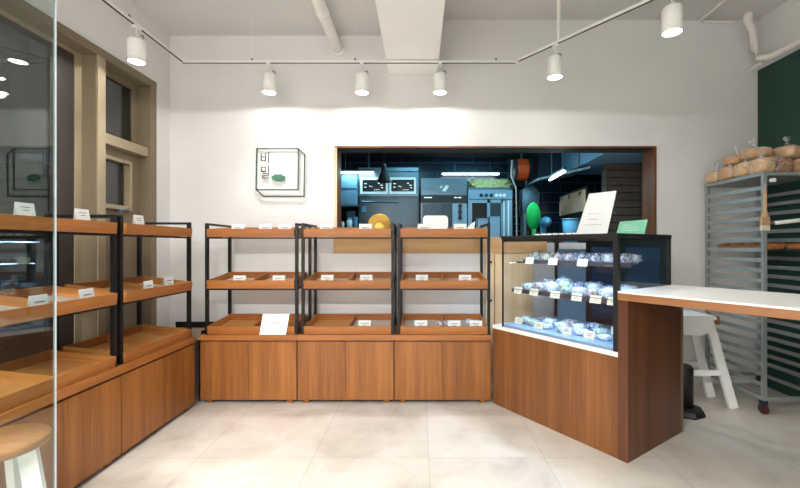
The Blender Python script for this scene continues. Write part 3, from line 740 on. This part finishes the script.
# bagged loaves on the rack
def bagged(c, size, rz, tip, label, seed, mat):
    size = [k*1.16 for k in size]
    e = empty('bagged_loaf', c, rz, label, 'bread', 'bagged loaves on top of the rack')
    MB().blob((0, 0, size[2]), size, 3, .10, 2.5, seed, .5).build('loaf', mat, e)
    bg = MB(); bg.blob((0, 0, size[2]+.003), [k*1.09 for k in size], 3, .14, 3.5, seed+2, .55); bo = bg.build('bag', M['film'], e)
    tp = Vector(tip); base = Vector((0, 0, size[2]*2.0)) if tp.z > 0 else Vector((0, -size[1]*.9, size[2]))
    tv = Vector(tip).normalized()
    MB().tube([base-tv*.012, base+tv*.03, base+tv*.05, base+tv*.09], .02, 10, radii=[.05, .012, .010, .034]).build('bag_end', M['film'], bo)
RT = RH+.001
bl = [((3.03, 4.13), (.055, .075, .05), 'small pale bagged loaf at the far left end of the rack top', 'crumb', (.2, 0, 1)),
      ((3.045, 3.96), (.06, .08, .055), 'bagged loaf second from the far end along the rack edge', 'crust', (0, 0, 1)),
      ((3.065, 3.79), (.06, .075, .06), 'upright pale bagged loaf third from the far end along the rack edge', 'crumb', (-.2, 0, 1)),
      ((3.07, 3.62), (.065, .078, .06), 'bagged loaf nearest the front corner post of the rack', 'crumb', (.1, 0, 1)),
      ((3.24, 3.66), (.085, .08, .06), 'bagged loaf lying right behind the corner post on the rack', 'crust2', (1, 0, .4)),
      ((3.43, 3.60), (.085, .07, .055), 'bagged loaf on the front edge of the rack near the green panel', 'crust', (1, 0, .6)),
      ((3.23, 3.86), (.085, .08, .06), 'bagged loaf in the middle of the rack top under the pile', 'crust', (0, 0, 1)),
      ((3.23, 4.05), (.085, .08, .06), 'bagged loaf in the second row at the far end of the rack', 'crust', (0, 0, 1)),
      ((3.43, 3.83), (.085, .10, .06), 'bagged loaf close to the green panel in the middle of the rack', 'crust2', (0, 0, 1))]
for k, ((x, y), s_, lab, mt, tp) in enumerate(bl): bagged((x, y, RT), s_, 0, tp, lab, 120+k, M[mt])
up_ = [((3.13, 3.99, RT+.15), (.085, .075, .042), 'bagged loaf topmost at the left of the pile on the rack', 'crust', (.3, 0, 1)),
       ((3.14, 3.77, RT+.162), (.09, .08, .045), 'bagged loaf with crumpled bag end, topmost in the middle of the pile', 'crust', (-.4, 0, 1)),
       ((3.37, 3.70, RT+.15), (.07, .08, .05), 'largest tilted bagged loaf topmost at the right of the pile', 'crust', (.3, .2, 1))]
for k, (c, s_, lab, mt, tp) in enumerate(up_): bagged(c, s_, (.5, -.35, .25)[k], tp, lab, 140+k, M[mt])
# brush hanging at the corner post
e = empty('hanging_brush', (2.985, 3.487, 1.60), 0, 'wooden handled pastry brush hanging on the rack corner post', 'brush')
b = MB(); b.tube([(0, 0, .37), (0, 0, .30), (.0, 0, .18), (0, 0, .12)], .012, 12, radii=[.010, .012, .014, .026]); b.build('handle', M['handle'], e)
box(-.036, .036, -.012, .012, .045, .12).build('ferrule', M['handle'], e, .004)
box(-.038, .038, -.010, .010, -.0, .045).build('bristles', M['bristle'], e, .004)
MB().tube([(0, 0, .36), (0, .0, .40), (.012, .012, .42)], .003, 6).build('loop', M['white'], e)
e = empty('rolling_pin', (3.06, 3.488, 1.665), 0, 'long white rolling pin tied across the front of the rack', 'rolling pin')
MB().tube([(0, 0, 0), (.02, 0, 0), (.46, 0, .05), (.50, 0, .055)], .018, 16, radii=[.010, .017, .019, .012]).build('roller', M['whitemetal'], e)
MB().lathe([(0, 0), (.012, 0), (.012, .02), (0, .02)], 12, mat=Matrix.Rotation(PI/2, 4, 'Y')).build('grip', M['handle'], e)
tag(MB().tube([(3.05, 3.47, 2.035), (3.05, 3.50, 2.035)], .018, 16).build('rack_knob', M['whitemetal']), 'small white round knob on the upper front of the rack', 'knob')

# ================================================================= LEFT FOREGROUND
e = empty('glass_partition', (-1.30, 1.435, 0), 0, 'full-height clear glass partition at the left edge of the photo', 'glass partition')
box(-.003, .003, -2.4, -.003, .002, 3.718).build('pane', M['screen'], e)
box(-.003, .003, -.003, .003, .002, 3.718).build('edge_strip', M['edge'], e)
box(-.02, .02, -2.4, 0, 0, .002).build('floor_channel', M['steel'], e)
e = empty('wooden_stool', (-1.775, 1.69, 0), 0, 'round stool with wooden seat and white splayed legs behind the glass partition', 'stool')
MB().lathe([(0, .615), (.165, .615), (.172, .625), (.172, .643), (.165, .652), (0, .652)], 40).build('seat', M['wood_stool'], e)
MB().lathe([(.10, .60), (.125, .60), (.125, .615), (.10, .615)], 32).build('seat_ring', M['whitemetal'], e)
for k in range(4):
    a = PI/4*0+k*PI/2+.35
    MB().bar((.10*math.cos(a), .10*math.sin(a), .61), (.185*math.cos(a), .185*math.sin(a), 0), .065, .028, (-math.sin(a), math.cos(a), 0)).build('leg', M['whitemetal'], e)
for k in range(2):
    a = k*PI/2+.35
    MB().bar((.155*math.cos(a), .155*math.sin(a), .22+.03*k), (-.155*math.cos(a), -.155*math.sin(a), .22+.03*k), .02, .02).build('brace', M['whitemetal'], e)

# ================================================================= KITCHEN
def K(px, Y): return (px-420)/F*Y
def KZ(py, Y): return EYE+(246-py)/F*Y
YO = 6.0
# deck oven
x0, x1 = K(358.5, YO), K(418.5, YO)
e = empty('deck_oven', (x0, YO, 0), 0, 'dark steel deck oven with two lit control displays, left of the kitchen', 'oven')
wo = x1-x0
box(0, wo, .02, .85, 0, KZ(168, YO)).build('body', M['steel_dk'], e)
box(0, wo, .0, .02, KZ(196, YO)+.0, KZ(170, YO)).build('control_panel', M['steel'], e)
for a, b_ in ((360.5, 388), (389.5, 416)):
    fo = box(K(a, YO)-x0, K(b_, YO)-x0, -.015, 0, KZ(194, YO), KZ(177.5, YO)).build('display_frame', M['whitemetal'], e)
    box(K(a+2, YO)-x0, K(b_-2, YO)-x0, -.02, -.015, KZ(191.5, YO), KZ(180, YO)).build('display', M['display'], fo)
    b = MB()
    for k, (px, py, wdt) in enumerate(((9, 186, 1.2), (11, 186.5, 1), (14, 189.5, .8), (16, 189.5, .8), (18, 189.5, .8), (20, 185, 2.2), (21, 187.5, 1.5), (17.5, 183, 2), (4, 183.5, 2.5), (4, 187, 2))):
        b.box(K(a+px, YO)-x0, K(a+px+wdt, YO)-x0, -.022, -.02, KZ(py+.8, YO), KZ(py, YO))
    b.build('digits', M['digits'], fo)
box(.02, wo-.02, -.012, .02, 1.0, KZ(199, YO)).build('oven_door', M['steel_dk'], e, .004)
MB().tube([(.06, -.04, KZ(202, YO)), (wo-.3, -.04, KZ(202, YO))], .012, 10).build('door_handle', M['steel'], e)
box(K(362, YO)-x0, K(367, YO)-x0, -.016, -.012, KZ(212, YO), KZ(206, YO)).build('sticker', M['blueplastic'], e)
f = MB(); f.box(.0, wo, -.03, .0, KZ(171.5, YO), KZ(168, YO)); f.build('hood_lip', M['steel'], e)
# wall cabinet
e = empty('steel_wall_cabinet', (K(340, 6.0), 6.0, KZ(206, 6.0)), 0, 'pale steel cabinet with two stacked doors left of the deck oven', 'cabinet')
hh = KZ(174, 6.0)-KZ(206, 6.0); wc = K(357.5, 6.0)-K(340, 6.0)
box(0, wc, 0, .88, 0, hh).build('body', M['steel_lt'], e)
for k in range(2): box(.012, wc-.012, -.015, 0, .02+k*hh/2, hh/2-.01+k*hh/2).build('door', M['steel_lt'], e, .004)
# shelf of containers
e = empty('kitchen_shelf', (K(340, 5.95), 5.95, KZ(228.5, 5.95)-.03), 0, 'low steel shelf under the pale wall cabinet', 'shelf')
box(0, wc, 0, .5, 0, .03).build('board', M['steel'], e)
for k in range(2): box(k*(wc-.03), k*(wc-.03)+.03, 0, .5, -(KZ(228.5, 5.95)-.03), 0).build('upright', M['steel'], e)
for k, (a, b_, t_, mt, lb, nm) in enumerate(((341, 344, 221, 'white', 'white jar at the left end under the wall cabinet', 'jar'), (346, 352, 218, 'white', 'white tub in front under the wall cabinet', 'tub'), (353, 357.5, 217, 'blueplastic', 'pale blue canister beside the deck oven', 'canister'))):
    X0, X1 = K(a, 5.97), K(b_, 5.97); r = (X1-X0)/2; h_ = KZ(t_, 5.97)-KZ(228.5, 5.95)
    e = empty(nm, ((X0+X1)/2, 5.97+r, KZ(228.5, 5.95)+.001), 0, lb, nm)
    MB().lathe([(0, 0), (r*.9, 0), (r, .01), (r, h_*.8), (r*.85, h_*.84), (0, h_*.84)], 20).build('body', M[mt], e)
    MB().lathe([(0, h_*.841), (r*.9, h_*.841), (r*.9, h_), (0, h_)], 20).build('lid', M['steel_lt'], e)
e = empty('plastic_box', (K(346.5, 6.2), 6.2, KZ(228.5, 5.95)+.001), 0, 'tall pale blue plastic box behind the white tub', 'box')
box(0, .13, 0, .12, 0, .26).build('body', M['blueplastic'], e, .005); box(-.005, .135, -.005, .125, .26, .275).build('lid', M['steel_lt'], e)
# second oven
x0, x1 = K(421, YO), K(467, YO); wo = x1-x0
e = empty('convection_oven', (x0, YO, 0), 0, 'steel convection oven with black band, middle of the kitchen', 'oven')
box(0, wo, .02, .85, 0, KZ(178, YO)).build('body', M['steel'], e)
box(0, wo, 0, .02, KZ(195, YO), KZ(179, YO)).build('upper_panel', M['steel'], e)
bn = box(0, wo, -.02, .02, KZ(202.5, YO), KZ(195.5, YO)).build('black_band', M['blackplastic'], e)
b = MB()
for a, b_ in ((424, 432), (454, 457), (458, 461)): b.box(K(a, YO)-x0, K(b_, YO)-x0, -.022, -.02, KZ(198.2, YO), KZ(197.2, YO))
b.build('digits', M['digits'], bn)
box(.02, K(452, YO)-x0, -.012, .02, 1.0, KZ(203.5, YO)).build('oven_door', M['steel_dk'], e, .004)
box(K(452.5, YO)-x0, wo, 0, .02, 1.0, KZ(203.5, YO)).build('side_panel', M['steel_lt'], e)
for k in range(5):
    z = KZ(206+k*3, YO); MB().tube([(K(460, YO)-x0, 0, z), (K(460, YO)-x0, -.03, z)], .022 if k % 2 else .03, 12).build('knob', M['blackplastic'], e)
b = MB(); b.prism([(K(442, YO)-x0, -.003, KZ(191, YO)), (K(445.5, YO)-x0, -.003, KZ(191.5, YO)), (K(449, YO)-x0, -.003, KZ(186, YO)), (K(446, YO)-x0, -.003, KZ(185, YO))], (0, .002, 0))
b.prism([(K(440, YO)-x0, -.003, KZ(188, YO)), (K(442.3, YO)-x0, -.003, KZ(187.7, YO)), (K(441.5, YO)-x0, -.003, KZ(185, YO))], (0, .002, 0)); b.build('paper_note', M['white'], e)
# proofer
x0, x1 = K(468, YO), K(512, YO); wo = x1-x0
e = empty('proofing_cabinet', (x0, YO, 0), 0, 'steel proofing cabinet with glass door and round gauges, under the yellow paper crate', 'proofer')
box(0, wo, .02, .8, 0, KZ(190, YO)).build('body', M['steel'], e)
pn = box(0, wo, -.02, .02, KZ(199, YO), KZ(190, YO)).build('control_panel', M['steel_lt'], e)
for px in (481, 486, 491, 496, 500, 504): MB().tube([(K(px, YO)-x0, -.02, KZ(195.5, YO)), (K(px, YO)-x0, -.03, KZ(195.5, YO))], .026, 14).build('gauge', M['blackplastic'] if px < 495 else M['whitemetal'], pn)
dr = MB()
for a in ((0, .06, 1.0, KZ(200, YO)), (K(487, YO)-x0, K(490, YO)-x0, 1.0, KZ(200, YO)), (K(501, YO)-x0, wo, 1.0, KZ(200, YO)), (.06, wo-.1, KZ(203, YO), KZ(200, YO))): dr.box(a[0], a[1], -.012, .0195, a[2], a[3])
do = dr.build('door', M['steel_lt'], e)
box(.06, K(487, YO)-x0, -.002, .0, 1.0, KZ(203, YO)).build('pane', M['display'], do); box(K(490, YO)-x0, K(501, YO)-x0, -.002, 0, 1.0, KZ(203, YO)).build('pane', M['steel_dk'], do)
for px in (503.5, 508): MB().tube([(K(px, YO)-x0, -.03, 1.05), (K(px, YO)-x0, -.03, KZ(201, YO))], .012, 10).build('door_handle', M['whitemetal'], do)
e = empty('paper_crate', (x0+.02, YO+.1, KZ(190, YO)+.001), 0, 'steel tray heaped with yellow paper packets on top of the proofing cabinet', 'crate')
hc = KZ(176, YO)-KZ(187, YO)
f = MB(); wc2 = wo-.02; f.box(0, wc2, 0, .35, 0, .02); f.box(0, .01, 0, .35, .02, .09); f.box(wc2-.01, wc2, 0, .35, .02, .09); f.box(.01, wc2-.01, 0, .01, .02, .05); f.box(.01, wc2-.01, .34, .35, .02, .09)
f.build('crate', M['steel'], e)
tag(MB().blob((wc2/2, .17, .11), (wc2/2-.015, .15, .085), 4, .4, 6, 9, .45).build('paper_packets', M['yellowpaper'], e), kind='stuff')
# microwave-like blue boxes seen low
for k, (a, b_, t_) in enumerate(((478, 488, 219), (490, 500, 217))):
    e = empty('steel_bin', (K(a, 5.6), 5.6, 1.2), 0, ['small blue-grey bin left, in front of the proofing cabinet', 'small blue-grey bin right, in front of the proofing cabinet'][k], 'bin')
    wb = K(b_, 5.6)-K(a, 5.6)
    f = MB(); h_ = KZ(t_, 5.6)-1.2; f.box(0, wb, 0, .2, 0, .01); f.box(0, .006, 0, .2, .01, h_); f.box(wb-.006, wb, 0, .2, .01, h_); f.box(.006, wb-.006, 0, .006, .01, h_); f.box(.006, wb-.006, .194, .2, .01, h_); f.build('bin', M['steel_lt'], e)
    box(-.006, wb+.006, -.006, .206, h_, h_+.012).build('rim', M['blueplastic'], e)
e = empty('prep_table', (K(470, 5.5), 5.45, 0), 0, 'steel prep table in front of the proofing cabinet', 'table')
box(0, .75, 0, .45, 1.16, 1.199).build('top', M['steel'], e)
for a in (.03, .69):
    for b_ in (.03, .39): box(a, a+.03, b_, b_+.03, 0, 1.16).build('leg', M['steel'], e)
# wire shelving column + hose reel
Yc = 6.3
e = empty('dark_wire_shelf', (K(512.5, Yc), Yc, 0), 0, 'dark narrow shelving tower with a pale post, right of the proofing cabinet', 'shelving')
wr = K(527, Yc)-K(512.5, Yc)
box(0, wr, .3, .32, 0, 2.9).build('back_panel', M['kdark'], e)
for k in range(14): box(.02, wr-.02, .0, .3, .9+k*.115, .908+k*.115).build('shelf', M['steel_dk'], e)
for a in (0, wr-.02): box(a, a+.02, 0, .02, 0, 2.75).build('post', M['steel_lt'] if a else M['kdark'], e)
e = empty('hose_reel', (K(521.5, 6.1), 6.1, KZ(169.5, 6.1)), 0, 'orange hose wound on a reel high on the kitchen wall', 'hose reel')
rr = .14
b = MB()
for k in range(6): b.tube([((k-2.5)*.028, rr*.95*math.sin(t*PI/12), rr*1.05*math.cos(t*PI/12)) for t in range(25)], .015, 8, False)
b.build('hose', M['orange'], e)
for sx in (-1, 1):
    MB().lathe([(.0, -.006), (.165, -.006), (.165, .006), (0, .006)], 28, mat=Matrix.Translation((sx*.095, 0, 0)) @ Matrix.Rotation(PI/2, 4, 'Y')).build('flange', M['kdark'], e)
MB().bar((0, .0, 0), (0, .0, .46-.0), .03, .03).build('bracket', M['steel'], e)
thing_tube('hanging_cable', [(K(512, 6.05), 6.05, KZ(160, 6.05)), (K(511, 6.1), 6.1, KZ(176, 6.1)), (K(516, 6.15), 6.15, KZ(188, 6.15)), (K(517, 6.2), 6.2, 1.3)], .012, M['pipe'], 'pale cable hanging down below the orange hose reel', 'cable', 8)
# pendant
e = empty('pendant_lamp', (K(384, 5.0), 5.0, KZ(182, 5.0)), 0, 'small black cone pendant lamp hanging in the kitchen in front of the deck oven', 'pendant lamp')
MB().lathe([(.092, 0), (.090, .006), (.036, .13), (.03, .20), (.018, .22), (.0, .22), (.015, .214), (.026, .19), (.032, .13), (.086, .004), (.092, 0)], 28).build('lamp_shade', M['black'], e)
MB().tube([(0, 0, .2), (0, 0, 2.98-KZ(182, 5.0))], .004, 8).build('cord', M['black'], e)
MB().blob((0, 0, .045), (.024, .024, .03), 2, 0).build('light_bulb', M['steel'], e)
# kitchen lights
def tube_light(name, p, q, lab, en, hang):
    p = Vector(p); q = Vector(q); e = empty(name, p, 0, lab, 'tube light', 'kitchen tube lights'); d = q-p
    MB().tube([d*.02, d*.98], .013, 12).build('tube', M['tube'], e)
    MB().bar(Vector((0, 0, .035)), d+Vector((0, 0, .035)), .04, .02).build('housing', M['steel_dk'], e)
    for k in (.15, .85):
        h0 = d*k+Vector((0, 0, .05)); MB().bar(h0, h0+Vector(hang), .012).build('bracket', M['steel'], e)
    ld = bpy.data.lights.new('tube_glow', 'AREA'); ld.shape = 'RECTANGLE'; ld.size = d.length; ld.size_y = .05; ld.energy = en; ld.color = (.30, .80, 1)
    lo = bpy.data.objects.new('tube_glow', ld); col.objects.link(lo); lo.parent = e; lo.location = d/2+Vector((0, 0, -.03)); lo.rotation_euler = (0, 0, math.atan2(d.y, d.x))
tube_light('tube_light', (K(441, 6.7), 6.7, KZ(174, 6.7)), (K(500, 6.7), 6.7, KZ(174, 6.7)), 'cool white tube light on the tiled wall above the convection oven', KITCHEN, (0, .2, 0))
tube_light('tube_light', (K(340.5, 5.9), 5.9, KZ(172.5, 5.9)), (K(374, 5.9), 5.9, KZ(172.5, 5.9)), 'thin cool tube light above the pale wall cabinet', KITCHEN*.3, (0, 0, 2.98-KZ(172.5, 5.9)-.05))
hx = 1.72
tube_light('tube_light', (hx, 5.35, KZ(180, 5.35)), (hx, 4.78, KZ(173, 4.9)), 'cool tube light under the slanted hood at right of the kitchen', KITCHEN*.8, (0, 0, 2.98-KZ(180, 5.35)-.06))
# ceiling panel lights of the kitchen: flat fixtures
for k, (x, y) in enumerate(((-.1, 5.15), (1.0, 5.15))):
    e = empty('ceiling_panel_light', (x, y, 2.98), 0, ['flat panel light on the kitchen ceiling above the ovens', 'flat panel light on the kitchen ceiling above the pass'][k], 'ceiling light')
    box(-.3, .3, -.1, .1, -.03, 0).build('fixture', M['steel_lt'], e)
    ld = bpy.data.lights.new('panel_glow', 'AREA'); ld.shape = 'RECTANGLE'; ld.size = .55; ld.size_y = .18; ld.energy = KITCHEN*1.6; ld.color = (.30, .80, 1)
    lo = bpy.data.objects.new('panel_glow', ld); col.objects.link(lo); lo.parent = e; lo.location = (0, 0, -.035)
# hood
e = empty('extractor_hood', (0, 0, 0), 0, 'large angular steel extractor hood at upper right of the kitchen', 'hood')
MB().prism([(2.1, 4.62, 2.52), (2.1, 4.62, 2.979), (3.05, 4.62, 2.979), (3.05, 4.62, 2.52)], (0, 1.33, 0)).build('canopy', M['steel_lt'], e)
MB().prism([(1.75, 5.96, 2.46), (2.09, 5.96, 2.52), (2.09, 5.96, 2.979), (1.75, 5.96, 2.979)], (0, .6, 0)).build('side_canopy', M['steel_dk'], e)
MB().prism([(1.60, 5.5, 2.36), (2.2, 5.2, 2.47), (2.2, 5.2, 2.50), (1.60, 5.5, 2.39)], (0, .5, .0)).build('lower_panel', M['steel'], e)
MB().bar((2.1, 5.3, 2.5), (2.1, 5.3, 2.7), .02).build('hanger', M['steel'], e)
e = empty('utensil_board', (2.29, 5.62, 0), 0, 'tan board, coloured as if warmly lit, with hooks on the kitchen side wall', 'board')
MB().prism([(0, 0, 1.96), (0, 0, 2.26), (0, 1.0, 2.26), (0, 1.0, 1.96)], (.02, 0, 0)).build('panel', M['tanboard'], e)
for y in (.1, .5, .9): MB().tube([(0, y, 2.23), (-.03, y, 2.23), (-.03, y, 2.18)], .01, 8).build('hook', M['blackplastic'], e)
MB().box(0.021, .06, 0, 1.0, 0, 2.30).build('partition', M['kdark'], e)
# racks of dark trays
x0, Yr = K(606, 5.1), 5.1
e = empty('tray_tower', (x0, Yr, 0), 0, 'tall dark tray rack standing behind the right jamb of the opening', 'rack')
wr = K(645, Yr)-x0; hr = KZ(168, Yr)
for a in (0, wr-.02): box(a, a+.02, 0, .02, 0, hr).build('post', M['tower'], e)
for k in range(14): box(.0, wr, .021, .12, 1.2+k*.095, 1.284+k*.095).build('tray', M['tower'], e)
box(0, wr, 0, .12, hr, hr+.02).build('top', M['tower'], e)
b = MB()
for px in (615, 626, 637):
    for k in range(12): b.box(K(px, Yr)-x0, K(px+1, Yr)-x0, -.003, .020, 1.21+k*.095, 1.222+k*.095) if 0 else b.box(K(px, Yr)-x0, K(px+1, Yr)-x0, .012, .0205, 1.21+k*.095, 1.222+k*.095)
b.build('rivets', M['steel_lt'], e)
# tubs and green disc
e = empty('plastic_lid', (1.51, 5.36, KZ(216, 5.36)), 0, 'bright green round plastic lid standing beside the pale post', 'lid')
MB().lathe([(0, -.01), (.175, -.01), (.185, 0), (.175, .012), (0, .02)], 36, mat=Matrix.Rotation(.8, 4, 'Z') @ Matrix.Rotation(PI/2, 4, 'X')).build('disc', M['greenplastic'], e)
MB().box(-.02, .02, -.02, .02, -.42, -.175).build('foot', M['greenplastic'], e)
e = empty('side_worktop', (1.47, 5.1, 0), 0, 'steel worktop cupboard along the right of the kitchen', 'worktop')
box(0, .80, 0, 1.1, 1.40, 1.44).build('top', M['steel'], e); box(.02, .78, .02, 1.08, 0, 1.40).build('cupboard', M['steel_dk'], e)
e = empty('stand_mixer', (1.80, 5.8, 1.441), 0, 'blue-grey stand mixer on the right kitchen worktop', 'mixer')
box(-.08, .08, -.12, .12, 0, .04).build('base', M['steel'], e, .01); box(-.04, .04, .05, .12, .04, .34).build('column', M['blueplastic'], e, .01)
MB().blob((0, -.02, .37), (.075, .16, .075), 3, 0).build('head', M['blueplastic'], e); MB().lathe([(0, .045), (.05, .045), (.085, .1), (.09, .19), (.085, .19), (.05, .06), (0, .06)], 24, (0, -.05, 0)).build('bowl', M['steel'], e)
e = empty('steel_bucket', (2.02, 5.4, 1.441), 0, 'pale blue tall bucket on the worktop right of the mixer', 'bucket')
MB().lathe([(0, 0), (.09, 0), (.11, .38), (.104, .38), (.085, .01), (0, .01)], 24).build('body', M['blueplastic'], e); MB().lathe([(.104, .375), (.118, .375), (.118, .39), (.104, .39)], 24).build('rim', M['steel_lt'], e)
e = empty('flour_scoop_bin', (1.5, 5.9, 1.441), 0, 'greenish steel angular bin at the left end of the right worktop', 'bin')
MB().prism([(0, 0, .5), (.22, 0, .5), (.26, 0, .8), (.16, 0, .92), (0, 0, .86)], (0, .2, 0)).build('body', M['steel_dk'], e)
MB().box(0.02, .05, .0, .2, 0, .5).build('leg', M['steel'], e); MB().box(.17, .2, .0, .2, 0, .5).build('leg', M['steel'], e)
